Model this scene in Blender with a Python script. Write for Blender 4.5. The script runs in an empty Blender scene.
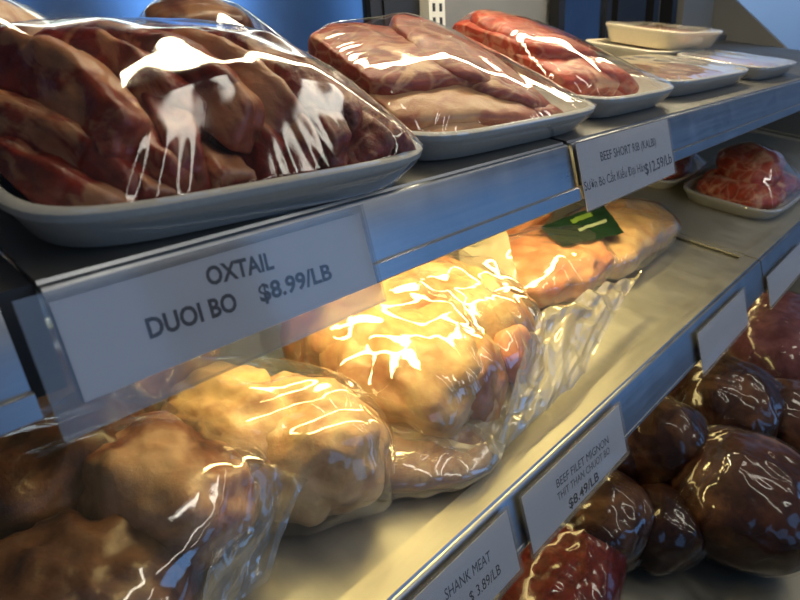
import bpy, bmesh, math, random
from mathutils import Vector, Matrix, noise
from mathutils.bvhtree import BVHTree
rad = math.radians
SC = bpy.context.scene
COL = SC.collection

# ------------------------------------------------------------------ camera
F = 612.0
CAM = Vector((0, -0.30, 1.2343))
RGT = Vector((0.67525443, -0.73523493, -0.05883063))
DWN = Vector((-0.30413899, -0.20488563, -0.930334))
FWD = Vector((0.67196051, 0.64610485, -0.36196354))
cam_d = bpy.data.cameras.new('camera')
cam = bpy.data.objects.new('camera', cam_d)
COL.objects.link(cam)
M = Matrix((RGT, -DWN, -FWD)).transposed().to_4x4()
M.translation = CAM
cam.matrix_world = M
cam_d.sensor_width = 36
cam_d.lens = F / 800 * 36
cam_d.clip_start = 0.01
cam_d.dof.use_dof = True
cam_d.dof.focus_distance = 0.56
cam_d.dof.aperture_fstop = 11
SC.camera = cam

# ------------------------------------------------------------------ world, windows, exposure
SC.view_settings.view_transform = 'Standard'
SC.view_settings.look = 'None'
SC.view_settings.gamma = 1
SC.view_settings.use_curve_mapping = False
SC.view_settings.exposure = 0.08
SC.cycles.transparent_max_bounces = 24
SC.cycles.max_bounces = 10

W = bpy.data.worlds.new('store_daylight')
SC.world = W
W.use_nodes = True
wn = W.node_tree.nodes
wl = W.node_tree.links
bg = wn['Background']
bg.inputs['Color'].default_value = (0.46, 0.48, 0.54, 1)
bg.inputs['Strength'].default_value = 0.14


def area(name, loc, target, sx, sy, power, col):
    d = bpy.data.lights.new(name, 'AREA')
    d.shape = 'RECTANGLE'
    d.size = sx
    d.size_y = sy
    d.energy = power
    d.color = col
    o = bpy.data.objects.new(name, d)
    COL.objects.link(o)
    o.location = loc
    o.rotation_euler = (Vector(target) - Vector(loc)).to_track_quat('-Z', 'Y').to_euler()
    return o


BLUE = (0.20, 0.48, 1.0)
WARM = (1.0, 0.86, 0.58)
YELLOW = (1.0, 0.79, 0.33)
# store windows, well in front of the case
for i, (x, y, w_, p_) in enumerate([(1.3, -4.2, 0.9, 8), (3.0, -3.8, 0.9, 15), (4.7, -3.0, 0.9, 7), (-1.6, -4.2, 1.4, 8)]):
    area('window_daylight', (x, y, 1.45), (x * 0.4, 0.2, 1.0), w_, 2.0, p_, BLUE)
# rows of store ceiling lights running towards the case
for x in (0.75, 1.75, 3.0):
    area('store_ceiling_tube', (x, -1.55, 2.75), (x, -1.54, 0), 0.11, 2.6, 8.5, (1.0, 0.93, 0.80))
area('far_wall_fill', (4.6, 1.5, 2.9), (5.6, 1.6, 1.2), 1.2, 0.6, 32, (0.85, 0.93, 1.0))  # unseen fill light, added to brighten the wall beyond the case

# ------------------------------------------------------------------ geometry helpers
TILT = rad(11)
LEAN = rad(14)
S = Vector((0, math.cos(TILT), math.sin(TILT)))
N = Vector((0, -math.sin(TILT), math.cos(TILT)))
LU = Vector((0, math.sin(LEAN), math.cos(LEAN)))
LN = Vector((0, -math.cos(LEAN), math.sin(LEAN)))
UP = Vector((0, 0, 1.15))
MID = Vector((0, -0.053, 0.8673))
DECK = Vector((0, -0.075, 0.615))


def ray(px, py):
    return RGT * (px - 400) + DWN * (py - 300) + FWD * F


def onshelf(px, py, P, h=0.0):
    """pixel -> (u, v) on the shelf plane through P, lifted by h"""
    r = ray(px, py)
    Q = P + N * h
    k = (Q - CAM).dot(N) / r.dot(N)
    q = CAM + r * k - Q
    return q.x, q.dot(S), k * r.length


def sp(P, u, v, w=0.0):
    return P + Vector((u, 0, 0)) + S * v + N * w


def link(name, me, mat=None, parent=None, smooth=True):
    o = bpy.data.objects.new(name, me)
    COL.objects.link(o)
    if mat:
        for m in (mat if isinstance(mat, (list, tuple)) else [mat]):
            me.materials.append(m)
    if parent:
        o.parent = parent
    if smooth:
        for p in me.polygons:
            p.use_smooth = True
    return o


def from_bm(name, bm, mat=None, parent=None, smooth=True, auto=None):
    me = bpy.data.meshes.new(name)
    bmesh.ops.recalc_face_normals(bm, faces=bm.faces)
    bm.to_mesh(me)
    bm.free()
    o = link(name, me, mat, parent, smooth)
    if auto is not None and smooth:
        me.set_sharp_from_angle(angle=rad(auto))
    return o


def thing(name, label, cat, loc=(0, 0, 0), rot=(0, 0, 0), group=None, kind=None):
    o = bpy.data.objects.new(name, None)
    COL.objects.link(o)
    o.location = loc
    o.rotation_euler = rot
    o.empty_display_size = 0.03
    tag(o, label, cat, group, kind)
    return o


def tag(o, label, cat, group=None, kind=None):
    o['label'] = label
    o['category'] = cat
    if group:
        o['group'] = group
    if kind:
        o['kind'] = kind


def shelf_thing(name, label, cat, P, u, v, w=0.0, yaw=0.0, group=None, lean=0.0):
    o = thing(name, label, cat, sp(P, u, v, w), group=group)
    o.rotation_euler = (Matrix.Rotation(TILT, 3, 'X') @ Matrix.Rotation(yaw, 3, 'Z') @ Matrix.Rotation(lean, 3, 'Y')).to_euler()
    return o


def add_box(bm, x0, x1, y0, y1, z0, z1):
    vs = [bm.verts.new((x, y, z)) for x in (x0, x1) for y in (y0, y1) for z in (z0, z1)]
    for f in ((0, 1, 3, 2), (4, 6, 7, 5), (0, 4, 5, 1), (2, 3, 7, 6), (0, 2, 6, 4), (1, 5, 7, 3)):
        bm.faces.new([vs[i] for i in f])


def bevel(bm, w, seg=2):
    bmesh.ops.bevel(bm, geom=list(bm.edges), offset=w, segments=seg, affect='EDGES', profile=0.6)


def extrude_profile(bm, pts, x0, x1, nseg=1):
    """closed (y,z) polygon extruded along x"""
    rings = []
    for i in range(nseg + 1):
        x = x0 + (x1 - x0) * i / nseg
        rings.append([bm.verts.new((x, p[0], p[1])) for p in pts])
    n = len(pts)
    for a, b in zip(rings[:-1], rings[1:]):
        for i in range(n):
            bm.faces.new((a[i], a[(i + 1) % n], b[(i + 1) % n], b[i]))
    bm.faces.new(rings[0])
    bm.faces.new(list(reversed(rings[-1])))


def fbm(p, f, o=3, seed=0):
    q = Vector(p) * f + Vector((seed * 7.31, seed * 3.17, seed * 5.77))
    s, a = 0, 1
    for _ in range(o):
        s += a * noise.noise(q)
        q = q * 2.03
        a *= 0.5
    return s


def ridge(p, f, o=3, seed=0):
    q = Vector(p) * f + Vector((seed * 4.11, seed * 9.73, seed * 2.39))
    s, a = 0, 1
    for _ in range(o):
        s += a * (1 - abs(noise.noise(q)) * 2.2)
        q = q * 1.9 + Vector((1.7, 0.3, 2.1))
        a *= 0.5
    return s


def crumple(p, f, seed=0, n_=5):
    """flat facets meeting in straight creases, like crumpled film; 0..1"""
    rg = random.Random(seed)
    q = Vector(p)
    w = Vector((noise.noise(q * 9 + Vector((seed, 0, 0))), noise.noise(q * 9 + Vector((0, seed, 5))), noise.noise(q * 9 + Vector((3, 1, seed))))) * 0.035
    q = q + w
    s = 0
    for k in range(n_):
        d = Vector((rg.gauss(0, 1), rg.gauss(0, 1), rg.gauss(0, 1))).normalized()
        t = q.dot(d) * f * (0.6 + 0.35 * k) + rg.random()
        t = abs((t % 1.0) - 0.5) * 2
        s += t / (1 + 0.45 * k)
    return s / 2.9


def lp(v, e):
    return (abs(v[0]) ** e + abs(v[1]) ** e + abs(v[2]) ** e) ** (1 / e)


def chunk_bm(L, Wd, T, e=3.5, amp=0.004, freq=18, seed=0, bend=0.0, taper=0.0, sub=4, twist=0.0, droop=0.0, ends=0.0, cr=0.0):
    """a rounded, uneven lump of meat L x Wd x T, its long axis on x"""
    bm = bmesh.new()
    bmesh.ops.create_icosphere(bm, subdivisions=sub, radius=1)
    lay_ = bm.verts.layers.float.new('cut')
    for v in bm.verts:
        p = v.co / lp(v.co, e)
        if ends:
            v[lay_] = max(0, min(1, (abs(p.x) + 0.10 * noise.noise(p * 3 + Vector((seed, 0, 0))) - ends) / 0.05))
        x, y, z = p.x * L / 2, p.y * Wd / 2 * (1 - taper * p.x), p.z * T / 2 * (1 - 0.5 * taper * p.x)
        n_ = v.co.normalized()
        d = amp * (fbm((x, y, z), freq, 3, seed) + 0.35 * ridge((x, y, z), freq * 2.4, 2, seed) - 0.2)
        if cr:
            d += cr * (crumple((x, y, z), 17, seed) - 0.5)
        x, y, z = x + n_.x * d, y + n_.y * d, z + n_.z * d
        if twist:
            a = twist * p.x
            y, z = y * math.cos(a) - z * math.sin(a), y * math.sin(a) + z * math.cos(a)
        z -= bend * p.x * p.x
        y += droop * p.x * p.x
        v.co = (x, y, z)
    return bm


def place(bm, loc, rx=0, ry=0, rz=0):
    m = Matrix.Translation(loc) @ Matrix.Rotation(rz, 4, 'Z') @ Matrix.Rotation(ry, 4, 'Y') @ Matrix.Rotation(rx, 4, 'X')
    bm.transform(m)
    return bm


# ------------------------------------------------------------------ materials
def newmat(name):
    m = bpy.data.materials.new(name)
    m.use_nodes = True
    nt = m.node_tree
    return m, nt, nt.nodes, nt.links, nt.nodes['Principled BSDF']


def ramp(nodes, stops, interp='LINEAR'):
    r = nodes.new('ShaderNodeValToRGB')
    r.color_ramp.interpolation = interp
    el = r.color_ramp.elements
    while len(el) < len(stops):
        el.new(0.5)
    for e, (p, c) in zip(el, stops):
        e.position = p
        e.color = (*c, 1) if len(c) == 3 else c
    return r


def plain(name, col, rough=0.5, metal=0.0, spec=0.5, nscale=30, nvar=0.06, bump=0.0, trans=0.0):
    m, nt, n, l, b = newmat(name)
    tc = n.new('ShaderNodeTexCoord')
    nz = n.new('ShaderNodeTexNoise')
    nz.inputs['Scale'].default_value = nscale
    nz.inputs['Detail'].default_value = 4
    l.new(tc.outputs['Object'], nz.inputs['Vector'])
    r = ramp(n, [(0.3, [c * (1 - nvar) for c in col]), (0.7, [min(1, c * (1 + nvar)) for c in col])])
    l.new(nz.outputs['Fac'], r.inputs['Fac'])
    l.new(r.outputs['Color'], b.inputs['Base Color'])
    b.inputs['Roughness'].default_value = rough
    b.inputs['Metallic'].default_value = metal
    b.inputs['Specular IOR Level'].default_value = spec
    if bump:
        bp = n.new('ShaderNodeBump')
        bp.inputs['Strength'].default_value = bump
        bp.inputs['Distance'].default_value = 0.002
        l.new(nz.outputs['Fac'], bp.inputs['Height'])
        l.new(bp.outputs['Normal'], b.inputs['Normal'])
    return m


def metal(name, base=(0.55, 0.55, 0.56), rough=0.36, brush=(6, 220, 220), smudge=0.1, met=1.0):
    m, nt, n, l, b = newmat(name)
    tc = n.new('ShaderNodeTexCoord')
    mp = n.new('ShaderNodeMapping')
    mp.inputs['Scale'].default_value = brush
    l.new(tc.outputs['Object'], mp.inputs['Vector'])
    nz = n.new('ShaderNodeTexNoise')
    nz.inputs['Scale'].default_value = 1.0
    nz.inputs['Detail'].default_value = 5
    l.new(mp.outputs['Vector'], nz.inputs['Vector'])
    sm = n.new('ShaderNodeTexNoise')
    sm.inputs['Scale'].default_value = 22
    sm.inputs['Detail'].default_value = 6
    sm.inputs['Roughness'].default_value = 0.65
    l.new(tc.outputs['Object'], sm.inputs['Vector'])
    mx = n.new('ShaderNodeMix')
    mx.data_type = 'FLOAT'
    mx.inputs[0].default_value = 0.55
    l.new(nz.outputs['Fac'], mx.inputs[2])
    l.new(sm.outputs['Fac'], mx.inputs[3])
    mr = n.new('ShaderNodeMapRange')
    mr.inputs['From Min'].default_value = 0.3
    mr.inputs['From Max'].default_value = 0.7
    mr.inputs['To Min'].default_value = rough - smudge
    mr.inputs['To Max'].default_value = rough + smudge
    l.new(mx.outputs[0], mr.inputs['Value'])
    l.new(mr.outputs['Result'], b.inputs['Roughness'])
    r = ramp(n, [(0.25, [c * 0.78 for c in base]), (0.6, base), (0.8, [min(1, c * 1.1) for c in base])])
    l.new(mx.outputs[0], r.inputs['Fac'])
    l.new(r.outputs['Color'], b.inputs['Base Color'])
    b.inputs['Metallic'].default_value = met
    bp = n.new('ShaderNodeBump')
    bp.inputs['Strength'].default_value = 0.12
    bp.inputs['Distance'].default_value = 0.0006
    l.new(mx.outputs[0], bp.inputs['Height'])
    l.new(bp.outputs['Normal'], b.inputs['Normal'])
    return m


def meat(name, lean, dark, fat, amount=0.45, scale=22, stretch=(1, 1, 1), vein=0.0, vscale=60, rough=0.35, soft=0.12):
    """lean muscle with patches of fat; vein adds fine marbling"""
    m, nt, n, l, b = newmat(name)
    tc = n.new('ShaderNodeTexCoord')
    oi = n.new('ShaderNodeObjectInfo')
    mp = n.new('ShaderNodeMapping')
    mp.inputs['Scale'].default_value = stretch
    l.new(tc.outputs['Object'], mp.inputs['Vector'])
    ad = n.new('ShaderNodeVectorMath')
    ad.operation = 'ADD'
    sc = n.new('ShaderNodeMath')
    sc.operation = 'MULTIPLY'
    sc.inputs[1].default_value = 3.0
    l.new(oi.outputs['Random'], sc.inputs[0])
    l.new(mp.outputs['Vector'], ad.inputs[0])
    l.new(sc.outputs[0], ad.inputs[1])
    a = n.new('ShaderNodeTexNoise')
    a.inputs['Scale'].default_value = scale
    a.inputs['Detail'].default_value = 5
    a.inputs['Roughness'].default_value = 0.55
    a.inputs['Distortion'].default_value = 0.9
    l.new(ad.outputs[0], a.inputs['Vector'])
    f = ramp(n, [(0.68 - amount * 0.44 - soft / 2, (0, 0, 0)), (0.68 - amount * 0.44 + soft / 2, (1, 1, 1))])
    l.new(a.outputs['Fac'], f.inputs['Fac'])
    c = n.new('ShaderNodeTexNoise')
    c.inputs['Scale'].default_value = scale * 3.2
    c.inputs['Roughness'].default_value = 0.62
    c.inputs['Detail'].default_value = 6
    l.new(ad.outputs[0], c.inputs['Vector'])
    lr = ramp(n, [(0.38, dark), (0.6, lean)])
    l.new(c.outputs['Fac'], lr.inputs['Fac'])
    fr = ramp(n, [(0.3, [x * y for x, y in zip(fat, (0.86, 0.7, 0.62))]), (0.62, fat)])
    l.new(c.outputs['Fac'], fr.inputs['Fac'])
    mx = n.new('ShaderNodeMix')
    mx.data_type = 'RGBA'
    inv = n.new('ShaderNodeMath')
    inv.operation = 'SUBTRACT'
    inv.inputs[0].default_value = 1.0
    l.new(f.outputs['Color'], inv.inputs[1])
    at_ = n.new('ShaderNodeAttribute')
    at_.attribute_name = 'cut'
    ct = n.new('ShaderNodeMath')
    ct.operation = 'MULTIPLY_ADD'
    ct.inputs[1].default_value = -0.75
    ct.inputs[2].default_value = 1.0
    l.new(at_.outputs['Fac'], ct.inputs[0])
    fm = n.new('ShaderNodeMath')
    fm.operation = 'MULTIPLY'
    l.new(f.outputs['Color'], fm.inputs[0])
    l.new(ct.outputs[0], fm.inputs[1])
    l.new(fm.outputs[0], mx.inputs[0])
    l.new(lr.outputs['Color'], mx.inputs[6])
    l.new(fr.outputs['Color'], mx.inputs[7])
    out = mx.outputs[2]
    if vein:
        dn = n.new('ShaderNodeTexNoise')
        dn.inputs['Scale'].default_value = vscale * 0.7
        dn.inputs['Detail'].default_value = 3
        l.new(ad.outputs[0], dn.inputs['Vector'])
        da = n.new('ShaderNodeVectorMath')
        da.operation = 'MULTIPLY_ADD'
        da.inputs[1].default_value = (0.035, 0.035, 0.035)
        l.new(dn.outputs['Color'], da.inputs[0])
        l.new(ad.outputs[0], da.inputs[2])
        vo = n.new('ShaderNodeTexVoronoi')
        vo.feature = 'DISTANCE_TO_EDGE'
        vo.inputs['Scale'].default_value = vscale
        l.new(da.outputs[0], vo.inputs['Vector'])
        vr = ramp(n, [(0.01, (vein, vein, vein)), (0.08, (0, 0, 0))])
        l.new(vo.outputs['Distance'], vr.inputs['Fac'])
        m2 = n.new('ShaderNodeMix')
        m2.data_type = 'RGBA'
        l.new(vr.outputs['Color'], m2.inputs[0])
        l.new(out, m2.inputs[6])
        m2.inputs[7].default_value = (*fat, 1)
        out = m2.outputs[2]
    l.new(out, b.inputs['Base Color'])
    b.inputs['Roughness'].default_value = rough
    b.inputs['Subsurface Weight'].default_value = 0.08
    b.inputs['Subsurface Radius'].default_value = (0.006, 0.002, 0.001)
    bp = n.new('ShaderNodeBump')
    bp.inputs['Strength'].default_value = 0.5
    bp.inputs['Distance'].default_value = 0.004
    l.new(c.outputs['Fac'], bp.inputs['Height'])
    l.new(bp.outputs['Normal'], b.inputs['Normal'])
    return m


def film(name, base=0.05, edge=0.75, rough=0.06, milky=0.0, tint=(1, 1, 1), bscale=40, bump=0.3, bdist=0.002, milkcol=(0.9, 0.9, 0.88), ridged=True):
    """clear plastic: see-through, mirror-like towards grazing angles, a little milky"""
    m, nt, n, l, b = newmat(name)
    n.remove(b)
    out = n['Material Output']
    tr = n.new('ShaderNodeBsdfTransparent')
    tr.inputs['Color'].default_value = (*tint, 1)
    gl = n.new('ShaderNodeBsdfGlossy')
    gl.inputs['Roughness'].default_value = rough
    gl.inputs['Color'].default_value = (1, 1, 1, 1)
    tc = n.new('ShaderNodeTexCoord')
    nz = n.new('ShaderNodeTexNoise')
    if ridged:
        nz.noise_type = 'RIDGED_MULTIFRACTAL'
    nz.inputs['Scale'].default_value = bscale
    nz.inputs['Detail'].default_value = 2.5
    nz.inputs['Distortion'].default_value = 0.5
    l.new(tc.outputs['Object'], nz.inputs['Vector'])
    bp = n.new('ShaderNodeBump')
    bp.inputs['Strength'].default_value = bump
    bp.inputs['Distance'].default_value = bdist
    l.new(nz.outputs['Fac'], bp.inputs['Height'])
    l.new(bp.outputs['Normal'], gl.inputs['Normal'])
    lw = n.new('ShaderNodeLayerWeight')
    lw.inputs['Blend'].default_value = 0.5
    l.new(bp.outputs['Normal'], lw.inputs['Normal'])
    pw = n.new('ShaderNodeMath')
    pw.operation = 'POWER'
    pw.inputs[1].default_value = 3.5
    l.new(lw.outputs['Facing'], pw.inputs[0])
    mr = n.new('ShaderNodeMath')
    mr.operation = 'MULTIPLY_ADD'
    mr.inputs[1].default_value = edge
    mr.inputs[2].default_value = base
    l.new(pw.outputs[0], mr.inputs[0])
    ms = n.new('ShaderNodeMixShader')
    l.new(mr.outputs[0], ms.inputs[0])
    last = tr
    if milky:
        df = n.new('ShaderNodeBsdfDiffuse')
        df.inputs['Color'].default_value = (*milkcol, 1)
        tl = n.new('ShaderNodeBsdfTranslucent')
        tl.inputs['Color'].default_value = (*milkcol, 1)
        m1 = n.new('ShaderNodeMixShader')
        m1.inputs[0].default_value = 0.5
        l.new(df.outputs[0], m1.inputs[1])
        l.new(tl.outputs[0], m1.inputs[2])
        m2 = n.new('ShaderNodeMixShader')
        m2.inputs[0].default_value = milky
        l.new(tr.outputs[0], m2.inputs[1])
        l.new(m1.outputs[0], m2.inputs[2])
        last = m2
    l.new(last.outputs[0], ms.inputs[1])
    l.new(gl.outputs[0], ms.inputs[2])
    l.new(ms.outputs[0], out.inputs['Surface'])
    return m


def emit(name, col, s):
    m, nt, n, l, b = newmat(name)
    b.inputs['Base Color'].default_value = (0.9, 0.9, 0.9, 1)
    b.inputs['Emission Color'].default_value = (*col, 1)
    b.inputs['Emission Strength'].default_value = s
    return m


STEEL = metal('brushed_steel', (0.36, 0.38, 0.41), 0.34, met=0.97)
PANSTEEL = metal('galvanised_steel', (0.45, 0.43, 0.36), 0.48, (90, 14, 60), 0.13, 0.55)
RIMSTEEL = metal('worn_rim_steel', (0.46, 0.43, 0.34), 0.46, (14, 160, 160), 0.12, 0.6)
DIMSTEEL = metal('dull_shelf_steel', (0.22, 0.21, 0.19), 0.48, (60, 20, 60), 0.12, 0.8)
FOAM = plain('white_foam', (0.52, 0.50, 0.45), 0.55, spec=0.35, nscale=260, nvar=0.04, bump=0.15)
CREAMFOAM = plain('cream_foam', (0.80, 0.72, 0.55), 0.5, spec=0.35, nscale=260, nvar=0.04, bump=0.1)
PAPER = plain('label_paper', (0.78, 0.79, 0.82), 0.65, spec=0.25, nscale=60, nvar=0.02)
INK = plain('black_ink', (0.035, 0.035, 0.045), 0.6, spec=0.2)
GREYINK = plain('grey_ink', (0.10, 0.105, 0.12), 0.6, spec=0.2)
DARKGAP = plain('gap_shade_black', (0.02, 0.02, 0.022), 0.5)  # near-black, paints the shade inside the shelf gaps
HOLDER = film('clear_acrylic', 0.018, 0.30, 0.10, 0.10, (0.9, 0.9, 0.9), 5, 0.02, 0.001, (0.75, 0.72, 0.68), ridged=False)
WRAP = film('stretch_wrap', 0.045, 0.9, 0.05, 0.0, (0.97, 0.97, 0.96), 14, 0.10, 0.002, ridged=False)
BAG = film('poly_bag', 0.08, 0.85, 0.06, 0.05, (0.95, 0.94, 0.91), 55, 0.28, 0.002)
TAIL = film('milky_poly', 0.13, 0.7, 0.15, 0.60, (0.93, 0.92, 0.88), 34, 0.6, 0.004, (0.86, 0.78, 0.56))
TAIL2 = film('cloudy_poly', 0.11, 0.7, 0.12, 0.30, (0.93, 0.92, 0.88), 34, 0.5, 0.004, (0.86, 0.80, 0.66))
VAC = film('vacuum_film', 0.04, 0.45, 0.09, 0.0, (0.93, 0.9, 0.88), 34, 0.7, 0.004)

OX = meat('oxtail_meat', (0.34, 0.040, 0.018), (0.15, 0.016, 0.009), (0.56, 0.26, 0.125), 0.43, 19, (1, 0.7, 1), 0.10, 18, soft=0.05)
OXR = meat('oxtail_cut', (0.25, 0.030, 0.018), (0.11, 0.012, 0.009), (0.52, 0.26, 0.15), 0.27, 34, (1, 1, 1), 0.35, 34, soft=0.05)
KAL = meat('marbled_rib', (0.36, 0.062, 0.035), (0.19, 0.027, 0.017), (0.66, 0.40, 0.22), 0.22, 24, (0.45, 1, 1), 0.42, 38, soft=0.07)
KALFAT = meat('rib_fat_side', (0.46, 0.16, 0.075), (0.34, 0.09, 0.045), (0.62, 0.37, 0.19), 0.44, 14, (0.5, 1, 1))
RIB = meat('red_rib', (0.54, 0.075, 0.034), (0.33, 0.040, 0.02), (0.76, 0.42, 0.26), 0.22, 22, (0.5, 1, 1), 0.4, 32)
PALE = meat('pale_meat', (0.46, 0.24, 0.16), (0.36, 0.16, 0.11), (0.62, 0.44, 0.30), 0.4, 20)
DARKM = meat('dark_beef', (0.085, 0.022, 0.011), (0.042, 0.010, 0.006), (0.22, 0.112, 0.06), 0.30, 13, (1, 1, 1), 0.1, 16)
TANM = meat('tan_fat_beef', (0.30, 0.12, 0.075), (0.16, 0.045, 0.028), (0.52, 0.35, 0.25), 0.42, 12)
YEL = meat('yellow_fat', (0.52, 0.21, 0.11), (0.40, 0.14, 0.07), (0.64, 0.45, 0.22), 0.54, 13, (1, 1, 1), 0, 40, 0.35, 0.2)
SKIN = meat('chicken_skin', (0.68, 0.42, 0.22), (0.52, 0.25, 0.14), (0.82, 0.60, 0.33), 0.5, 13, (1, 1, 1), 0, 40, 0.35, 0.25)
ORAN = meat('orange_meat', (0.68, 0.27, 0.14), (0.57, 0.19, 0.09), (0.80, 0.46, 0.26), 0.34, 13, (0.5, 1, 1), 0, 40, 0.4, 0.3)
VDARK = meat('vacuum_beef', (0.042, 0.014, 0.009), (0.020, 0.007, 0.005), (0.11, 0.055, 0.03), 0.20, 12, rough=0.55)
VRED = meat('vacuum_red', (0.16, 0.022, 0.016), (0.085, 0.012, 0.010), (0.24, 0.09, 0.06), 0.14, 22)
VPURP = meat('vacuum_purple', (0.16, 0.068, 0.10), (0.09, 0.034, 0.052), (0.28, 0.15, 0.16), 0.2, 9)


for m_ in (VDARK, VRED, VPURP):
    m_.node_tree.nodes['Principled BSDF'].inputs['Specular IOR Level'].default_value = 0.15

# ------------------------------------------------------------------ setting: the case shell
def struct(name, bm, mat, label=None):
    o = from_bm(name, bm, mat, smooth=False)
    o['kind'] = 'structure'
    if label:
        tag(o, label, 'wall', kind='structure')
    return o


def mirror(name, col, rough):
    m, nt, n, l, b = newmat(name)
    tc = n.new('ShaderNodeTexCoord')
    nz = n.new('ShaderNodeTexNoise')
    nz.inputs['Scale'].default_value = 7
    nz.inputs['Detail'].default_value = 3
    l.new(tc.outputs['Object'], nz.inputs['Vector'])
    r = ramp(n, [(0.3, [c * 0.7 for c in col]), (0.7, col)])
    l.new(nz.outputs['Fac'], r.inputs['Fac'])
    l.new(r.outputs['Color'], b.inputs['Base Color'])
    b.inputs['Metallic'].default_value = 1.0
    b.inputs['Roughness'].default_value = rough
    return m


BACKY = 0.53
BLUEGL = mirror('back_glass', (0.36, 0.46, 0.60), 0.16)
GREYW = plain('grey_enamel', (0.20, 0.20, 0.20), 0.45, nscale=5, nvar=0.1)
DARKF = plain('black_door_frame', (0.010, 0.010, 0.012), 0.4)
BEIGE = plain('beige_enamel', (0.30, 0.285, 0.25), 0.5, nscale=4, nvar=0.06)
UPRW = plain('white_upright', (0.70, 0.68, 0.62), 0.4)

bm = bmesh.new(); add_box(bm, -0.6, 3.0, BACKY + 0.03, BACKY + 0.06, 0.35, 1.85)
struct('wall_back', bm, GREYW)
# sliding rear doors: glass in dark frames
for i, (x0, x1, mt) in enumerate([(-0.55, 0.83, BLUEGL), (1.51, 1.74, BLUEGL)]):
    d = bpy.data.objects.new('door_%d' % (i + 1), None); COL.objects.link(d)
    d['kind'] = 'structure'
    bm = bmesh.new(); add_box(bm, x0, x1, BACKY + 0.004, BACKY + 0.012, 0.40, 1.80)
    from_bm('door_glass', bm, mt, d, smooth=False)
    bm = bmesh.new()
    for a, b2 in ((x0 - 0.03, x0), (x1, x1 + 0.03)):
        add_box(bm, a, b2, BACKY - 0.006, BACKY + 0.02, 0.40, 1.80)
    from_bm('door_frame', bm, DARKF, d, smooth=False)
bm = bmesh.new(); add_box(bm, 0.86, 0.955, BACKY - 0.01, BACKY + 0.029, 0.40, 1.80)
struct('trim_1', bm, DARKF)
bm = bmesh.new(); add_box(bm, 1.80, 1.99, BACKY - 0.01, BACKY + 0.029, 0.40, 1.80)
struct('trim_2', bm, DARKF)
bm = bmesh.new(); add_box(bm, 2.05, 2.09, BACKY - 0.01, BACKY + 0.029, 0.40, 1.80); add_box(bm, 2.20, 2.24, BACKY - 0.01, BACKY + 0.029, 0.40, 1.80)
struct('trim_3', bm, DARKF)
bm = bmesh.new(); add_box(bm, 2.30, 2.6, BACKY - 0.01, BACKY + 0.029, 0.40, 1.80)
struct('trim_4', bm, BEIGE)
# slotted upright
bm = bmesh.new()
add_box(bm, 0.958, 1.005, BACKY - 0.03, BACKY + 0.03, 0.6, 1.8)
up = from_bm('slotted_upright', bm, UPRW, smooth=False)
tag(up, 'white slotted shelf upright behind the wrapped rib trays', 'upright')
bm = bmesh.new()
for k in range(26):
    z = 1.15 + k * 0.024
    add_box(bm, 0.968, 0.976, BACKY - 0.0306, BACKY - 0.029, z, z + 0.014)
    add_box(bm, 0.988, 0.996, BACKY - 0.0306, BACKY - 0.029, z, z + 0.014)
from_bm('slot', bm, DARKF, up, smooth=False)
# end wall with a raked front edge, ceiling canopy, side and floor of the case
XE = 2.6
bm = bmesh.new()
pts = [(BACKY + 0.03, 0.35), (-0.30, 0.35), (-0.28, 0.72), (0.218, 1.153), (0.451, 1.369), (0.53, 1.46), (BACKY + 0.03, 1.5)]
extrude_profile(bm, pts, XE, XE + 0.03)
struct('wall_right', bm, BEIGE)
bm = bmesh.new(); add_box(bm, -0.6, 3.0, 0.0, BACKY + 0.06, 1.80, 1.85)
struct('ceiling', bm, GREYW)

# store beyond the end of the case
bm = bmesh.new(); add_box(bm, 6.0, 6.1, -6, 8, -0.2, 3.4)
struct('wall_far', bm, plain('pale_blue_wall', (0.30, 0.46, 0.72), 0.7, nscale=1.2, nvar=0.05))
bm = bmesh.new(); add_box(bm, -6, 6, -6, 8, -0.05, 0.0)
struct('floor', bm, plain('store_floor', (0.30, 0.34, 0.40), 0.3, nscale=2, nvar=0.1))


# ------------------------------------------------------------------ shelves
def rail_profile(L, flange):
    """closed polygon in (y,z) of a front rail hanging below the shelf edge, leaning outwards"""
    P = lambda n_, h: (-(n_) * math.cos(LEAN) * 1.0 + h * math.sin(LEAN), n_ * math.sin(LEAN) + h * math.cos(LEAN))
    pts = []
    r = 0.004
    pts.append((0.005, -0.006))
    pts.append((0.005, 0.0009))
    for k in range(5):
        a = rad(90 - k * 20)
        q = P(-r + r * math.cos(a), -r + r * math.sin(a))
        pts.append(q)
    if flange:
        pts += [P(0, -L + 0.013), P(0.0035, -L + 0.0125), P(0.0045, -L + 0.0115), P(0.0045, -L), P(0.003, -L - 0.001)]
    else:
        pts += [P(0, -L + 0.004), P(0.001, -L + 0.003), P(0.001, -L)]
    pts += [P(-0.003, -L), P(-0.003, -0.006)]
    return pts


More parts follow.
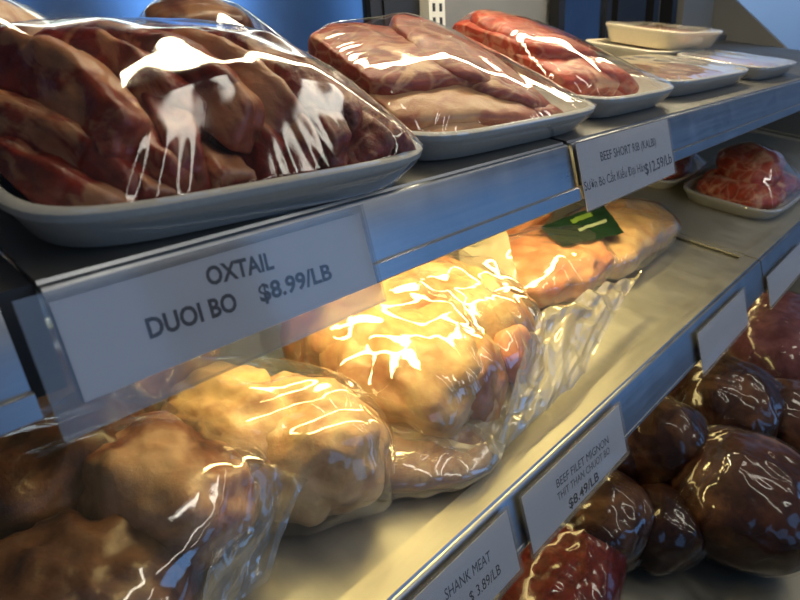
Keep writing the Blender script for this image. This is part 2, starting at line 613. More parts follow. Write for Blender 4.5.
def shelf_pan(P, u0, u1, depth, name, label, flange=False, rim=0.0):
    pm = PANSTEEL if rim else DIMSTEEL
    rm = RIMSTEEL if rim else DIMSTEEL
    o = thing(name, label, 'shelf', P, group='steel shelf sections')
    bm = bmesh.new()
    extrude_profile(bm, rail_profile(0.0567, flange), u0, u1)
    from_bm('price_rail', bm, STEEL, o, auto=40)
    bm = bmesh.new()
    ct, st = math.cos(TILT), math.sin(TILT)
    extrude_profile(bm, [(0.0052, 0.0009), (0.030 * ct, 0.030 * st), (0.030 * ct + 0.0005, 0.030 * st - 0.003), (0.0052, -0.005)], u0, u1)
    from_bm('front_rim', bm, rm, o, smooth=False)
    # pan: a shallow tray behind the rim
    d = 0.030
    bm = bmesh.new()
    c, s = math.cos(TILT), math.sin(TILT)
    Q = lambda v, w: (v * c - w * s, v * s + w * c)
    prof = [Q(d, 0), Q(d + 0.0015, -rim), Q(depth, -rim), Q(depth, 0.018), Q(depth + 0.002, 0.018), Q(depth + 0.002, -rim - 0.003), Q(d - 0.002, -rim - 0.003)]
    extrude_profile(bm, prof, u0 + 0.001, u1 - 0.001)
    from_bm('shelf_panel', bm, pm, o, auto=30)
    if rim:
        for x0, x1 in ((u0, u0 + 0.012), (u1 - 0.012, u1)):
            bm = bmesh.new()
            prof = [Q(d, 0.0015), Q(depth, 0.0015), Q(depth, -0.002), Q(d, -0.002)]
            extrude_profile(bm, prof, x0, x1)
            from_bm('side_flange', bm, PANSTEEL, o, smooth=False)
    return o


shelf_pan(UP, -0.5, 0.060, 0.46, 'display_shelf', 'steel upper shelf section left of the oxtail tag', True)
shelf_pan(UP, 0.078, 0.563, 0.46, 'display_shelf', 'steel upper shelf section carrying the oxtail tray', True)
shelf_pan(UP, 0.571, 2.55, 0.46, 'display_shelf', 'steel upper shelf section running right from the short rib tag', True)
shelf_pan(MID, -0.4, 1.187, 0.47, 'display_shelf', 'steel middle shelf pan under the bagged meat', False, 0.006)
shelf_pan(MID, 1.192, 2.55, 0.47, 'display_shelf', 'steel middle shelf pan under the red meat tray', False, 0.006)
# bottom deck
o = thing('display_deck', 'steel bottom deck under the vacuum packed beef', 'shelf', DECK)
bm = bmesh.new()
c, s = math.cos(TILT), math.sin(TILT)
Q = lambda v, w: (v * c - w * s, v * s + w * c)
extrude_profile(bm, [Q(-0.42, 0), Q(0.48, 0), Q(0.48, -0.004), Q(-0.42, -0.004)], -0.4, 2.55)
from_bm('deck_panel', bm, metal('deck_steel', (0.34, 0.32, 0.25), 0.42, (60, 20, 60), 0.12, 0.7), o, smooth=False)
bm = bmesh.new()
extrude_profile(bm, [Q(-0.42, 0.05), Q(-0.414, 0.05), Q(-0.414, 0.0), Q(-0.42, 0.0)], -0.4, 2.55)
from_bm('front_lip', bm, STEEL, o, smooth=False)

# fillers between shelf sections, their black standing in for shade in the gaps
for (P, u, lb) in ((UP, 0.069, 'black filler as shade in the gap behind the oxtail tag'), (UP, 0.567, 'black filler as shade in the gap at the left end of the short rib tag'),
                   (MID, 1.1895, 'black filler as shade in the gap between the two middle shelf pans')):
    w_ = 0.0085 if u < 0.1 else (0.0035 if u < 1 else 0.002)
    bm = bmesh.new()
    prof = [(0.008, -0.001), (0.45, 0.080), (0.45, -0.02), (0.0, -0.052)]
    extrude_profile(bm, prof, u - w_, u + w_)
    b_ = from_bm('gap_shade', bm, DARKGAP, smooth=False)
    b_.location = P
    tag(b_, lb, 'gap shade', 'black shade fillers between shelf sections')


# ------------------------------------------------------------------ lamps of the case
def strip_lamp(P, u0, u1, v, w, power, label, face, hue=WARM):
    """fluorescent strip: housing, tube and its light"""
    o = shelf_thing('strip_lamp', label, 'lamp', P, (u0 + u1) / 2, v, w, group='strip lamps of the case')
    L = u1 - u0
    bm = bmesh.new()
    add_box(bm, -L / 2 - 0.02, L / 2 + 0.02, -0.016, 0.016, 0.008, 0.02)
    bevel(bm, 0.002)
    from_bm('housing', bm, UPRW, o, smooth=False)
    bm = bmesh.new()
    bmesh.ops.create_cone(bm, cap_ends=True, segments=16, radius1=0.006, radius2=0.006, depth=L)
    bm.transform(Matrix.Rotation(rad(90), 4, 'Y'))
    from_bm('tube', bm, emit('lamp_glow', hue, 6.0), o)
    d = bpy.data.lights.new('strip_light', 'AREA')
    d.shape = 'RECTANGLE'
    d.size = L
    d.size_y = 0.03 if hue == WARM else 0.025
    d.energy = power
    d.color = hue
    a = bpy.data.objects.new('strip_light', d)
    COL.objects.link(a)
    a.parent = o
    a.location = (0, 0, -0.008)
    a.rotation_euler = (face, 0, 0)
    return o


strip_lamp(UP, 0.21, 0.95, 0.058, -0.028, 2.25, 'fluorescent strip lamp under the front of the upper shelf', rad(8), YELLOW)
strip_lamp(MID, 0.35, 1.5, 0.075, -0.034, 0.45, 'fluorescent strip lamp under the front of the middle shelf', rad(-12), YELLOW)
lm = strip_lamp(UP, 0.25, 1.70, 0.27, 0.46, 7.5, 'fluorescent strip lamp under the canopy of the case', rad(0))


# ------------------------------------------------------------------ price tags
def text_mesh(body, width, cap, bold=0.012):
    cu = bpy.data.curves.new('txt', 'FONT')
    cu.body = body
    cu.size = 1
    cu.offset = bold
    cu.extrude = 0.002
    cu.resolution_u = 3
    t = bpy.data.objects.new('txt', cu)
    COL.objects.link(t)
    dg = bpy.context.evaluated_depsgraph_get()
    me = bpy.data.meshes.new_from_object(t.evaluated_get(dg))
    bpy.data.objects.remove(t)
    xs = [v.co.x for v in me.vertices]
    x0, x1 = min(xs), max(xs)
    sx = width / (x1 - x0)
    sy = cap / 0.70
    for v in me.vertices:
        v.co = ((v.co.x - x0) * sx, v.co.y * sy, v.co.z * 0.02)
    return me


def price_tag(P, s0, s1, label, lines, h0=-0.070, h1=-0.002, card=None, off=0.0048, group='price tags on the shelf rails'):
    """holder hung on the rail; origin at the rail's top edge; local x along the rail, y up, z out"""
    o = thing('price_tag', label, 'price tag', P + Vector((s0, 0, 0)) + LN * off, (rad(90) - LEAN, 0, 0), group)
    w_ = s1 - s0
    bm = bmesh.new()
    add_box(bm, 0, w_, h0, h1, 0, 0.0007)
    add_box(bm, 0, w_, h0, h1, 0.0022, 0.0032)
    add_box(bm, 0, w_, h0, h0 + 0.0012, 0.0007, 0.0022)
    from_bm('holder', bm, HOLDER, o, smooth=False)
    ca = card or (0.003, w_ - 0.003, h0 + 0.004, h1 - 0.003)
    bm = bmesh.new()
    add_box(bm, ca[0], ca[1], ca[2], ca[3], 0.0010, 0.0014)
    cd = from_bm('card', bm, PAPER, o, smooth=False)
    for (body, x0, y0, x1, y1, cap, mt, bold) in lines:
        ww = math.hypot(x1 - x0, y1 - y0)
        t = link('lettering', text_mesh(body, ww, cap, bold), mt, cd, False)
        t.location = (x0 - s0, y0, 0.00150)
        t.rotation_euler = (0, 0, math.atan2(y1 - y0, x1 - x0))
    return o


price_tag(UP, 0.0640, 0.2735, 'large clear price tag reading oxtail at the left of the upper rail',
          [('OXTAIL', 0.1530, -0.0232, 0.1958, -0.0255, 0.0098, INK, 0.03),
           ('DUOI BO', 0.1148, -0.0392, 0.1660, -0.0408, 0.0100, INK, 0.03),
           ('$8.99/LB', 0.1810, -0.0415, 0.2350, -0.0430, 0.0098, INK, 0.03)],
          -0.0705, -0.0035, card=(0.0135, 0.2062, -0.0570, -0.0085))
price_tag(UP, 0.5668, 0.8040, 'white price tag for beef short rib hanging on the upper rail',
          [('BEEF SHORT RIB (KALBI)', 0.6139, -0.0265, 0.7587, -0.0295, 0.0095, INK, 0.004),
           ('S\u01b0\u1eddn B\u00f2 C\u1eaft Ki\u1ec3u \u0110\u1ea1i H\u00e0n', 0.5700, -0.0500, 0.7160, -0.0530, 0.0095, INK, 0.0),
           ('$12.59/Lb', 0.7165, -0.0580, 0.7985, -0.0565, 0.0125, INK, 0.01)],
          -0.0712, -0.0015, card=(0.001, 0.2362, -0.0702, -0.0025))
price_tag(MID, 0.3875, 0.5940, 'price tag for beef filet mignon on the middle rail',
          [('BEEF FILET MIGNON', 0.4460, -0.0290, 0.5555, -0.0360, 0.0088, INK, 0.0),
           ('THIT THAN CHUOT BO', 0.4433, -0.0418, 0.5541, -0.0474, 0.0080, GREYINK, 0.0),
           ('$8.49/LB', 0.4596, -0.0600, 0.5226, -0.0620, 0.0100, INK, 0.016)],
          -0.0690, -0.0035)
price_tag(MID, 0.1900, 0.3700, 'price tag for shank meat lowest on the middle rail',
          [('SHANK MEAT', 0.2738, -0.0288, 0.3334, -0.0327, 0.0098, INK, 0.0),
           ('$ 3.89/LB', 0.2987, -0.0495, 0.3419, -0.0509, 0.0098, INK, 0.0)],
          -0.0690, -0.002)
price_tag(MID, 0.8400, 1.0630, 'blank price tag right of the filet mignon tag on the middle rail', [], -0.0780, -0.011)
price_tag(MID, 1.1900, 1.4500, 'blank price tag at the far right of the middle rail', [], -0.0930, -0.030)


# ------------------------------------------------------------------ foam trays and stretch wrap
def rr(a, ex, ey, e=5.0):
    """rounded rectangle point at angle a"""
    cx, sx = math.cos(a), math.sin(a)
    k = (abs(cx) ** e + abs(sx) ** e) ** (-1 / e)
    return ex * k * cx, ey * k * sx


NA = 96


def tray_bm(L, D, H=0.026, flare=0.018, t=0.003, lip=0.006):
    bm = bmesh.new()
    # (inset from rim, height)
    prof = [(flare + 0.02, 0.0), (flare, 0.0), (flare - 0.004, 0.002), (0.004, H - 0.007), (0.0, H - 0.004), (-0.0005, H), (0.001, H + 0.0014),
            (lip, H + 0.0014), (lip + 0.002, H - 0.002), (flare + 0.003, t + 0.001), (flare + 0.008, t), (flare + 0.02, t)]
    rings = []
    for ins, z in prof:
        r = []
        for i in range(NA):
            x, y = rr(2 * math.pi * i / NA, L / 2 - ins, D / 2 - ins)
            r.append(bm.verts.new((x, y, z)))
        rings.append(r)
    for a, b in zip(rings[:-1], rings[1:]):
        for i in range(NA):
            bm.faces.new((a[i], a[(i + 1) % NA], b[(i + 1) % NA], b[i]))
    bm.faces.new(rings[0])
    bm.faces.new(rings[-1])
    return bm


def wrap_bm(L, D, H, meshes, seed=0, wrinkle=0.0030, gap=0.0025, nr=40):
    """film stretched from the tray rim over the contents (upper hull), shirred at the corners"""
    hb = bmesh.new()
    for co in meshes:
        hb.verts.new(co)
    ring = []
    for i in range(NA):
        x, y = rr(2 * math.pi * i / NA, L / 2 + 0.001, D / 2 + 0.001)
        hb.verts.new((x, y, H))
    bmesh.ops.convex_hull(hb, input=list(hb.verts))
    bvh = BVHTree.FromBMesh(hb)
    na = 320
    G = []
    for j in range(nr + 1):
        t = j / nr
        row = []
        for i in range(na):
            x, y = rr(2 * math.pi * i / na, (L / 2 + 0.0012) * t, (D / 2 + 0.0012) * t)
            hit = bvh.ray_cast(Vector((x, y, 1)), Vector((0, 0, -1)))
            z = hit[0].z if hit[0] else H
            row.append([x, y, max(z, H) + gap * (1 - t ** 6)])
        G.append(row)
    for _ in range(5):
        Z = [[p[2] for p in r] for r in G]
        for j in range(1, nr):
            for i in range(na):
                G[j][i][2] = 0.5 * Z[j][i] + 0.125 * (Z[j - 1][i] + Z[j + 1][i] + Z[j][i - 1] + Z[j][(i + 1) % na])
        m0 = sum(G[1][i][2] for i in range(na)) / na
        for i in range(na):
            G[0][i][2] = m0
    bm = bmesh.new()
    rows = []
    for j in range(1, nr + 1):
        t = j / nr
        r = []
        for i in range(na):
            x, y, z = G[j][i]
            a = 2 * math.pi * i / na
            cor = abs(math.sin(2 * math.atan2(y / D, x / L))) ** 3          # 1 at the corners
            k = max(0, min(1, (t - 0.74) / 0.2)) * max(0, min(1, (1.0 - t) / 0.06 + 0.25))
            z += wrinkle * (0.15 + 0.85 * cor) * k * (0.6 * noise.noise((i * 0.42, seed, t * 0.8)) + 0.6 * noise.noise((i * 0.8, seed + 4, t)))
            z += (0.0022 * fbm((x, y, 0), 15, 2, seed) + 0.0026 * (crumple((x, y, 0), 7, seed, 4) - 0.5)) * (1 - t ** 8)
            r.append(bm.verts.new((x, y, z)))
        rows.append(r)
    c0 = bm.verts.new((0, 0, G[0][0][2]))
    for i in range(na):
        bm.faces.new((c0, rows[0][i], rows[0][(i + 1) % na]))
    for a, b in zip(rows[:-1], rows[1:]):
        for i in range(na):
            bm.faces.new((a[i], a[(i + 1) % na], b[(i + 1) % na], b[i]))
    # skirt down the outside of the tray
    prev = rows[-1]
    for ins, z in ((0.003, H - 0.010), (0.014, 0.0015)):
        cur = []
        for i in range(na):
            x, y = rr(2 * math.pi * i / na, L / 2 + 0.0014 - ins, D / 2 + 0.0014 - ins)
            cur.append(bm.verts.new((x, y, z)))
        for i in range(na):
            bm.faces.new((prev[i], prev[(i + 1) % na], cur[(i + 1) % na], cur[i]))
        prev = cur
    return bm


def pack(label, u0, u1, v0, v1, P, items, yaw=0.0, w=0.0, H=0.026, seed=0, foam=None, group='wrapped meat trays on the shelves', name='wrapped_meat_tray', wrinkle=0.0030, film_on=True):
    L, D = u1 - u0, v1 - v0
    o = shelf_thing(name, label, 'meat tray', P, (u0 + u1) / 2, (v0 + v1) / 2, w, yaw, group)
    from_bm('foam_tray', tray_bm(L, D, H), foam or FOAM, o, auto=50)
    cos = []
    for (nm, bm_, mt) in items:
        for v in bm_.verts:
            if v.co.z < 0.0035:
                v.co.z = 0.0035 + 0.0008 * noise.noise(v.co * 60)
            # keep inside the tray
            hx, hy = L / 2 - 0.012, D / 2 - 0.012
            lim = 0.018 * max(0, 1 - v.co.z / H)
            v.co.x = max(-hx + lim, min(hx - lim, v.co.x))
            v.co.y = max(-hy + lim, min(hy - lim, v.co.y))
            cos.append(v.co.copy())
        from_bm(nm, bm_, mt, o)
    if film_on:
        from_bm('stretch_film', wrap_bm(L, D, H + 0.0016, cos, seed, wrinkle), WRAP, o)
    return o


R = random.Random(4)
# --- oxtail tray: pieces lying front to back, stacked into a mound
its = []
lay = []
for row, (z0, y0, xs, L0, pt0) in enumerate([(0.022, -0.004, [-0.114, -0.088, -0.060, -0.032, -0.004, 0.024, 0.052, 0.080, 0.108], 0.155, 0.03),
                                            (0.050, 0.004, [-0.104, -0.076, -0.047, -0.018, 0.011, 0.040, 0.068, 0.096], 0.150, 0.10),
                                            (0.074, 0.016, [-0.080, -0.052, -0.022, 0.008, 0.036, 0.062], 0.135, 0.14)]):
    for k, x in enumerate(xs):
        right = x > 0.03
        lay.append((x, y0 + R.uniform(-0.008, 0.008), z0 - 0.20 * max(0, abs(x + 0.01) - 0.035) * (z0 > 0.03), L0 * R.uniform(1.0, 1.12), 0.032, 0.036 if row < 2 else 0.030,
                    (1.86 - 0.20 * (x + 0.1) / 0.2), pt0 + R.uniform(0, 0.05), OXR if right else OX))
for k, (x, y, z, L_, w_, h_, yw, pt, mt) in enumerate(lay):
    b_ = chunk_bm(L_ * 1.04, w_ * 0.74, h_ * 1.16, 7.0, 0.0042, 26, 3 + k, bend=0.014, taper=R.uniform(-0.15, 0.15), sub=5, twist=R.uniform(-0.5, 0.5), droop=R.uniform(-0.010, 0.010), ends=0.9)
    its.append(('oxtail_piece', place(b_, (x, y, z), R.uniform(0.05, 0.55), -pt, yw + R.uniform(-0.14, 0.14)), mt))
pack('plastic wrapped white tray heaped with oxtail pieces above the oxtail tag', 0.083, 0.356, -0.008, 0.168, UP, its, seed=1, yaw=-0.07)

# --- second tray: marbled short rib slices over paler ones
its = []
for k, (x, y, z, L_, w_, h_, yw, pt, rl, mt) in enumerate([
        (-0.060, 0.000, 0.020, 0.170, 0.130, 0.030, 0.10, 0.00, 0.10, KALFAT), (0.060, 0.000, 0.020, 0.140, 0.120, 0.028, -0.1, 0.05, 0.1, KAL),
        (-0.040, -0.012, 0.040, 0.220, 0.110, 0.026, -0.12, 0.10, 0.35, KALFAT), (0.055, -0.004, 0.044, 0.150, 0.100, 0.024, -0.15, 0.30, 0.40, KAL),
        (-0.050, 0.022, 0.064, 0.190, 0.105, 0.026, -0.05, 0.04, 0.32, KAL), (0.030, 0.016, 0.060, 0.170, 0.110, 0.022, -0.12, 0.26, 0.38, KAL),
        (0.085, 0.004, 0.034, 0.100, 0.100, 0.022, -0.2, 0.42, 0.35, KAL)]):
    b_ = chunk_bm(L_, w_, h_, 4.6, 0.0035, 20, sub=5, seed= 40 + k, bend=0.008, taper=0.08)
    its.append(('short_rib_slice', place(b_, (x, y, z), rl, pt, yw), mt))
pack('plastic wrapped tray of marbled short ribs in the middle of the upper shelf', 0.356, 0.660, 0.006, 0.184, UP, its, seed=2, yaw=-0.02)

# --- third tray: redder ribs
its = []
for k, (x, y, z, L_, w_, h_, yw, pt, rl, mt) in enumerate([
        (-0.050, 0.020, 0.020, 0.150, 0.170, 0.030, 0.10, 0.00, 0.1, RIB), (0.050, 0.010, 0.020, 0.140, 0.160, 0.028, -0.1, 0.05, 0.1, RIB),
        (-0.035, 0.000, 0.048, 0.170, 0.150, 0.030, -0.06, 0.08, 0.28, RIB), (0.055, 0.000, 0.042, 0.130, 0.150, 0.028, -0.1, 0.28, 0.25, RIB),
        (-0.020, 0.035, 0.070, 0.180, 0.130, 0.028, -0.04, 0.10, 0.22, RIB), (-0.065, 0.060, 0.068, 0.120, 0.110, 0.030, 0.1, 0.0, 0.10, RIB)]):
    b_ = chunk_bm(L_, w_, h_, 4.6, 0.0035, 20, sub=5, seed= 60 + k, bend=0.008, taper=0.06)
    its.append(('rib_slice', place(b_, (x, y, z), rl, pt, yw), mt))
pack('plastic wrapped tray of bright red ribs behind the short rib tag', 0.668, 0.922, 0.020, 0.262, UP, its, seed=3)

# --- flat trays towards the right end
its = [('meat_slice', place(chunk_bm(0.30, 0.15, 0.016, 4, 0.003, 20, 70), (0, 0, 0.014)), PALE)]
pack('flat wrapped tray of pale meat right of the red rib tray', 0.93, 1.335, 0.036, 0.225, UP, its, seed=5)
its = [('meat_slice', place(chunk_bm(0.22, 0.14, 0.016, 4, 0.003, 20, 71), (0, 0, 0.014)), PALE)]
pack('flat wrapped tray at the far right end of the upper shelf', 1.36, 1.66, 0.030, 0.215, UP, its, seed=6)
its = [('meat_slice', place(chunk_bm(0.22, 0.12, 0.018, 4, 0.004, 20, 72), (0, 0, 0.015)), PALE)]
pack('cream tray underneath another at the rear right of the upper shelf', 1.36, 1.68, 0.232, 0.425, UP, its, seed=7, foam=CREAMFOAM, film_on=False)
its = [('meat_slice', place(chunk_bm(0.24, 0.13, 0.018, 4, 0.004, 20, 73), (0, 0, 0.026)), PALE), ]
pack('cream tray stacked on top at the rear right of the upper shelf', 1.40, 1.72, 0.215, 0.405, UP, its, w=0.0285, H=0.036, seed=8, foam=CREAMFOAM)

# --- rear row on the upper shelf
its = []
for k, (x, y, z, L_, w_, h_, yw, pt, mt) in enumerate([(-0.04, 0, 0.03, 0.13, 0.10, 0.04, 0.2, 0.05, PALE), (0.05, 0, 0.03, 0.12, 0.1, 0.04, -0.2, 0.1, OX), (0, 0.01, 0.070, 0.11, 0.08, 0.040, 0.3, 0.1, PALE)]):
    its.append(('meat_piece', place(chunk_bm(L_, w_, h_, 2.8, 0.006, 20, 80 + k, bend=0.008), (x, y, z), 0.1, pt, yw), mt))
pack('wrapped tray of pale meat in the rear row at the far left', 0.080, 0.285, 0.27, 0.44, UP, its, seed=9)
its = []
for k, (x, y, z, L_, w_, h_, yw, pt, mt) in enumerate([(-0.05, 0, 0.03, 0.12, 0.11, 0.04, 0.2, 0.05, PALE), (0.05, 0, 0.028, 0.14, 0.1, 0.034, -0.2, 0.1, DARKM), (-0.01, 0.01, 0.070, 0.12, 0.08, 0.042, 0.1, 0.1, DARKM)]):
    its.append(('meat_piece', place(chunk_bm(L_, w_, h_, 2.8, 0.006, 20, 90 + k, bend=0.008), (x, y, z), 0.1, pt, yw), mt))
pack('wrapped tray of brown meat in the rear row behind the oxtail tray', 0.305, 0.505, 0.27, 0.44, UP, its, seed=10)

# --- trays on the right of the middle shelf
its = []
for k, (x, y, z, L_, w_, h_, yw, pt, mt) in enumerate([(-0.07, 0, 0.03, 0.20, 0.17, 0.055, 0.1, 0.0, RIB), (0.07, 0.0, 0.03, 0.19, 0.17, 0.055, -0.1, 0.0, RIB), (0.01, 0.015, 0.072, 0.24, 0.14, 0.06, 0.2, -0.1, RIB)]):
    its.append(('meat_piece', place(chunk_bm(L_, w_, h_, 2.6, 0.008, 16, 100 + k, bend=0.006), (x, y, z), 0, pt, yw), mt))
pack('wrapped tray of bright red meat at the right of the middle shelf', 1.42, 1.80, 0.035, 0.250, MID, its, seed=11, w=-0.006)
its = []
for k, (x, y, z, L_, w_, h_, yw, pt, mt) in enumerate([(0.0, 0, 0.03, 0.22, 0.13, 0.05, 0.1, 0.0, RIB), (0.03, 0.0, 0.055, 0.16, 0.11, 0.05, -0.1, 0.0, RIB)]):
    its.append(('meat_piece', place(chunk_bm(L_, w_, h_, 2.6, 0.008, 16, 110 + k, bend=0.006), (x, y, z), 0, pt, yw), mt))
pack('cream tray of meat behind the red meat tray on the middle shelf', 1.44, 1.74, 0.262, 0.435, MID, its, seed=12, w=-0.006, foam=CREAMFOAM)


# ------------------------------------------------------------------ bags on the middle shelf
def bag_bm(cos, centre, amp=0.006, freq=14, seed=0, gap=1.03, sub=5, zmin=0.0005, flat=0.0):
    """crumpled bag around a set of points: hull pushed outwards with sharp creases"""
    hb = bmesh.new()
    for co in cos:
        hb.verts.new(co)
    bmesh.ops.convex_hull(hb, input=list(hb.verts))
    bvh = BVHTree.FromBMesh(hb)
    bm = bmesh.new()
    bmesh.ops.create_icosphere(bm, subdivisions=sub, radius=1)
    C0 = Vector(centre)
    for v in bm.verts:
        d = v.co.normalized()
        hit = bvh.ray_cast(C0 + d * 2, -d)
        r = (hit[0] - C0).length if hit[0] else 0.02
        p = C0 + d * r
        r = r * gap + amp * (1.5 * crumple(p, freq, seed) - 0.3)
        p = C0 + d * r
        if p.z < zmin:
            p.z = zmin + 0.0006 * (1 + noise.noise(p * 40))
        v.co = p
    hb.free()
    return bm


def bagged(label, P, u, v, items, seed=0, amp=0.006, freq=14, mat=None, yaw=0.0, w=0.0, group='bags of meat on the middle shelf', name='bagged_meat', gap=1.03, extra=None, piece='meat_piece', skin='plastic_bag', sub=6, cr=0.02):
    o = shelf_thing(name, label, 'bag of meat', P, u, v, w, yaw, group)
    cos = []
    for (loc, dims, rot, mt, e, bamp) in items:
        b_ = place(chunk_bm(dims[0], dims[1], dims[2], e, bamp, 14, seed * 5 + len(cos) % 97, sub=5, cr=cr), loc, *rot)
        for q in b_.verts:
            if q.co.z < 0.002:
                q.co.z = 0.002 + 0.0005 * noise.noise(q.co * 50)
            cos.append(q.co.copy())
        from_bm(piece, b_, mt, o)
    c0 = sum((Vector(i[0]) for i in items), Vector()) / len(items)
    c0.z = max(c0.z, 0.02)
    from_bm(skin, bag_bm(cos, c0, amp, freq, seed, gap, sub), mat or BAG, o)
    return o


def sheet(name, P, root, corners, nu, nv, mat, folds=5, amp=0.006, seed=0, sag=0.0, fan=0.6):
    """film tail: bilinear patch between four (px,py,h) corners, with folds running along it"""
    pts = []
    for (px, py, h) in corners:
        u, v, _ = onshelf(px, py, P, h)
        pts.append(sp(P, u, v, h))
    inv = root.matrix_world.inverted()
    bm = bmesh.new()
    g = []
    for i in range(nu + 1):
        a = i / nu
        row = []
        for j in range(nv + 1):
            b = j / nv
            p = (pts[0] * (1 - a) + pts[1] * a) * (1 - b) + (pts[3] * (1 - a) + pts[2] * a) * b
            k = amp * (2.3 * crumple(p, 19, seed, 6) - 0.8) + amp * 0.16 * (ridge((a * folds, b * fan, seed), 1.0, 2, seed) - 0.5)
            p = p + N * (k - sag * 4 * b * (1 - b))
            edge = 0.004 * noise.noise((a * 5, b * 5, seed + 3))
            p = p + Vector((edge, 0, 0)) + S * edge
            hh = (p - P).dot(N)
            if hh < 0.001:
                p = p + N * (0.001 - hh)
            row.append(bm.verts.new(inv @ p))
        g.append(row)
    for i in range(nu):
        for j in range(nv):
            bm.faces.new((g[i][j], g[i + 1][j], g[i + 1][j + 1], g[i][j + 1]))
    return from_bm(name, bm, mat, root)


W0 = -0.006
# A: dark beef in the foreground left
u, v, _ = onshelf(120, 520, MID, 0.06)
A = bagged('plastic bag of dark brown beef in the lower left corner', MID, u, v, [
    ((0.040, 0.010, 0.050), (0.10, 0.13, 0.095), (0, 0, 0.3), TANM, 2.6, 0.010),
    ((-0.055, -0.030, 0.045), (0.13, 0.13, 0.09), (0, 0.1, 0.2), DARKM, 2.6, 0.012),
    ((-0.010, 0.090, 0.050), (0.16, 0.12, 0.10), (0, 0, -0.2), DARKM, 2.6, 0.012)], seed=21, amp=0.012, freq=16, w=W0, cr=0.016)
u, v, _ = onshelf(60, 425, MID, 0.07)
v += 0.035
bagged('plastic bag of dark beef behind the lower left bag under the oxtail tag', MID, u, v, [
    ((0, 0.02, 0.06), (0.20, 0.12, 0.11), (0, 0.0, 0.2), DARKM, 2.6, 0.012), ((0.10, 0.03, 0.05), (0.12, 0.12, 0.09), (0, 0, 0), TANM, 2.6, 0.01)], seed=22, amp=0.012, freq=16, w=W0, cr=0.016)
# B: pale skin bag
u, v, _ = onshelf(305, 435, MID, 0.055)
Bg = bagged('clear bag of pale yellow chicken between the dark beef and the large yellow bag', MID, u, v, [
    ((0.0, 0.0, 0.050), (0.115, 0.13, 0.10), (0, 0.1, 0.5), SKIN, 2.3, 0.010), ((-0.035, 0.05, 0.058), (0.10, 0.11, 0.09), (0, 0, 0), SKIN, 2.4, 0.01)], seed=23, amp=0.012, freq=18, w=W0, cr=0.026)
# C: large crumpled yellow bag
u, v, _ = onshelf(425, 335, MID, 0.055)
Cg = bagged('large crumpled bag of yellow fat in the centre of the middle shelf', MID, u, v, [
    ((-0.055, -0.02, 0.050), (0.13, 0.17, 0.100), (0, 0.05, 0.3), YEL, 2.8, 0.008), ((0.0, 0.06, 0.060), (0.24, 0.11, 0.12), (0, 0, -0.1), YEL, 2.8, 0.010),
    ((0.065, 0.01, 0.055), (0.15, 0.17, 0.105), (0, 0, -0.2), YEL, 2.8, 0.008), ((0.01, -0.05, 0.045), (0.16, 0.09, 0.08), (0, 0.05, 0.5), YEL, 2.8, 0.008),
    ((0.07, -0.06, 0.045), (0.12, 0.05, 0.07), (0, 0.05, 0.7), ORAN, 2.8, 0.006)], seed=24, amp=0.016, freq=20, w=W0, cr=0.028)
# C2: flatter pinkish bag in front
u, v, _ = onshelf(412, 446, MID, 0.016)
C2 = bagged('small flat clear bag of pink meat in front of the large yellow bag', MID, u, v, [
    ((0.0, 0.0, 0.017), (0.155, 0.085, 0.032), (0, 0.03, -0.65), PALE, 2.6, 0.004)], seed=25, amp=0.010, freq=20, w=W0, mat=TAIL2, cr=0.01)
# E: orange slab further right
u, v, _ = onshelf(553, 265, MID, 0.035)
E_ = bagged('clear bag of orange pink meat right of the large yellow bag', MID, u, v, [
    ((0, 0.01, 0.035), (0.26, 0.14, 0.065), (0, 0.03, 0.0), ORAN, 3.0, 0.010)], seed=26, amp=0.008, freq=16, w=W0)
# F: pack with a green label
u, v, _ = onshelf(622, 245, MID, 0.035)
v += 0.040
u += 0.06
Fg = bagged('plastic pack with a dark green label at the right of the bags', MID, u, v, [
    ((0.0, 0.0, 0.032), (0.38, 0.15, 0.055), (0, 0.03, 0.06), SKIN, 3.4, 0.006)], seed=27, amp=0.006, freq=18, w=W0)
u, v, _ = onshelf(560, 222, MID, 0.04)
bagged('bag of orange meat partly hidden behind the green label pack', MID, u, v + 0.09, [
    ((0.0, 0.0, 0.035), (0.20, 0.11, 0.07), (0, 0, 0.1), ORAN, 2.6, 0.008)], seed=28, amp=0.004, freq=12, w=W0)
bpy.context.view_layer.update()
# tails of film
sheet('bag_tail', MID, Cg, [(535, 318, 0.075), (640, 276, 0.05), (578, 385, 0.014), (492, 466, 0.004)], 60, 80, TAIL, 5, 0.011, 31, -0.010)
sheet('bag_tail', MID, Cg, [(470, 372, 0.055), (548, 318, 0.06), (500, 466, 0.006), (446, 430, 0.012)], 40, 40, TAIL, 4, 0.009, 32, 0.0)
sheet('bag_tail', MID, Cg, [(455, 245, 0.10), (505, 232, 0.11), (520, 285, 0.085), (470, 300, 0.10)], 24, 24, TAIL, 3, 0.006, 33, 0.0)
sheet('bag_tail', MID, C2, [(345, 462, 0.012), (392, 430, 0.03), (478, 445, 0.03), (400, 482, 0.006)], 30, 40, TAIL, 4, 0.005, 34, 0.0)
sheet('bag_tail', MID, Bg, [(232, 465, 0.075), (312, 482, 0.05), (268, 585, 0.006), (200, 630, 0.02)], 40, 50, TAIL2, 5, 0.010, 35, -0.006)
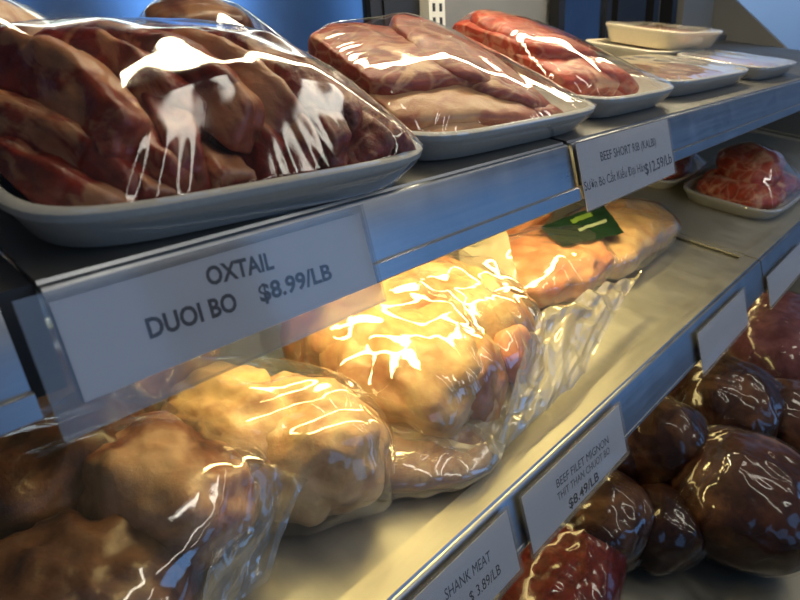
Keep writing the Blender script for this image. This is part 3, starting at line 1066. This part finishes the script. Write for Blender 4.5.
# green label lying on the pack
sheet('green_label', MID, Fg, [(540, 228, 0.068), (603, 204, 0.070), (624, 233, 0.069), (562, 248, 0.066)], 24, 24,
      plain('green_print', (0.006, 0.022, 0.011), 0.35, nscale=40, nvar=0.3), 1.5, 0.002, 36, 0.0)
sheet('label_print', MID, Fg, [(578, 229, 0.0715), (606, 219, 0.0715), (607, 222, 0.0715), (579, 232, 0.0715)], 12, 4,
      plain('white_print', (0.22, 0.27, 0.18), 0.4), 1.5, 0.0008, 36, 0.0)
sheet('label_print', MID, Fg, [(570, 220, 0.0715), (590, 212, 0.0715), (593, 216, 0.0715), (573, 224, 0.0715)], 12, 4,
      plain('lime_print', (0.10, 0.17, 0.03), 0.4), 1.5, 0.0008, 36, 0.0)

# ------------------------------------------------------------------ vacuum packed beef on the bottom deck
def vac(label, px, py, h, dims, yaw, mt, seed, e=2.4, lean=0.0, amp=0.004, w=0.0, freq=26):
    u, v, _ = onshelf(px, py, DECK, h)
    hh = dims[2] / 2
    return bagged(label, DECK, u, v, [((0, 0, hh), dims, (0, lean, 0), mt, e, 0.006)], seed, amp, freq, VAC, yaw, max(0, h - hh) + w,
                  'vacuum packs on the bottom deck', 'vacuum_packed_beef', 1.012, piece='beef_piece', skin='vacuum_film', sub=5, cr=0.004)


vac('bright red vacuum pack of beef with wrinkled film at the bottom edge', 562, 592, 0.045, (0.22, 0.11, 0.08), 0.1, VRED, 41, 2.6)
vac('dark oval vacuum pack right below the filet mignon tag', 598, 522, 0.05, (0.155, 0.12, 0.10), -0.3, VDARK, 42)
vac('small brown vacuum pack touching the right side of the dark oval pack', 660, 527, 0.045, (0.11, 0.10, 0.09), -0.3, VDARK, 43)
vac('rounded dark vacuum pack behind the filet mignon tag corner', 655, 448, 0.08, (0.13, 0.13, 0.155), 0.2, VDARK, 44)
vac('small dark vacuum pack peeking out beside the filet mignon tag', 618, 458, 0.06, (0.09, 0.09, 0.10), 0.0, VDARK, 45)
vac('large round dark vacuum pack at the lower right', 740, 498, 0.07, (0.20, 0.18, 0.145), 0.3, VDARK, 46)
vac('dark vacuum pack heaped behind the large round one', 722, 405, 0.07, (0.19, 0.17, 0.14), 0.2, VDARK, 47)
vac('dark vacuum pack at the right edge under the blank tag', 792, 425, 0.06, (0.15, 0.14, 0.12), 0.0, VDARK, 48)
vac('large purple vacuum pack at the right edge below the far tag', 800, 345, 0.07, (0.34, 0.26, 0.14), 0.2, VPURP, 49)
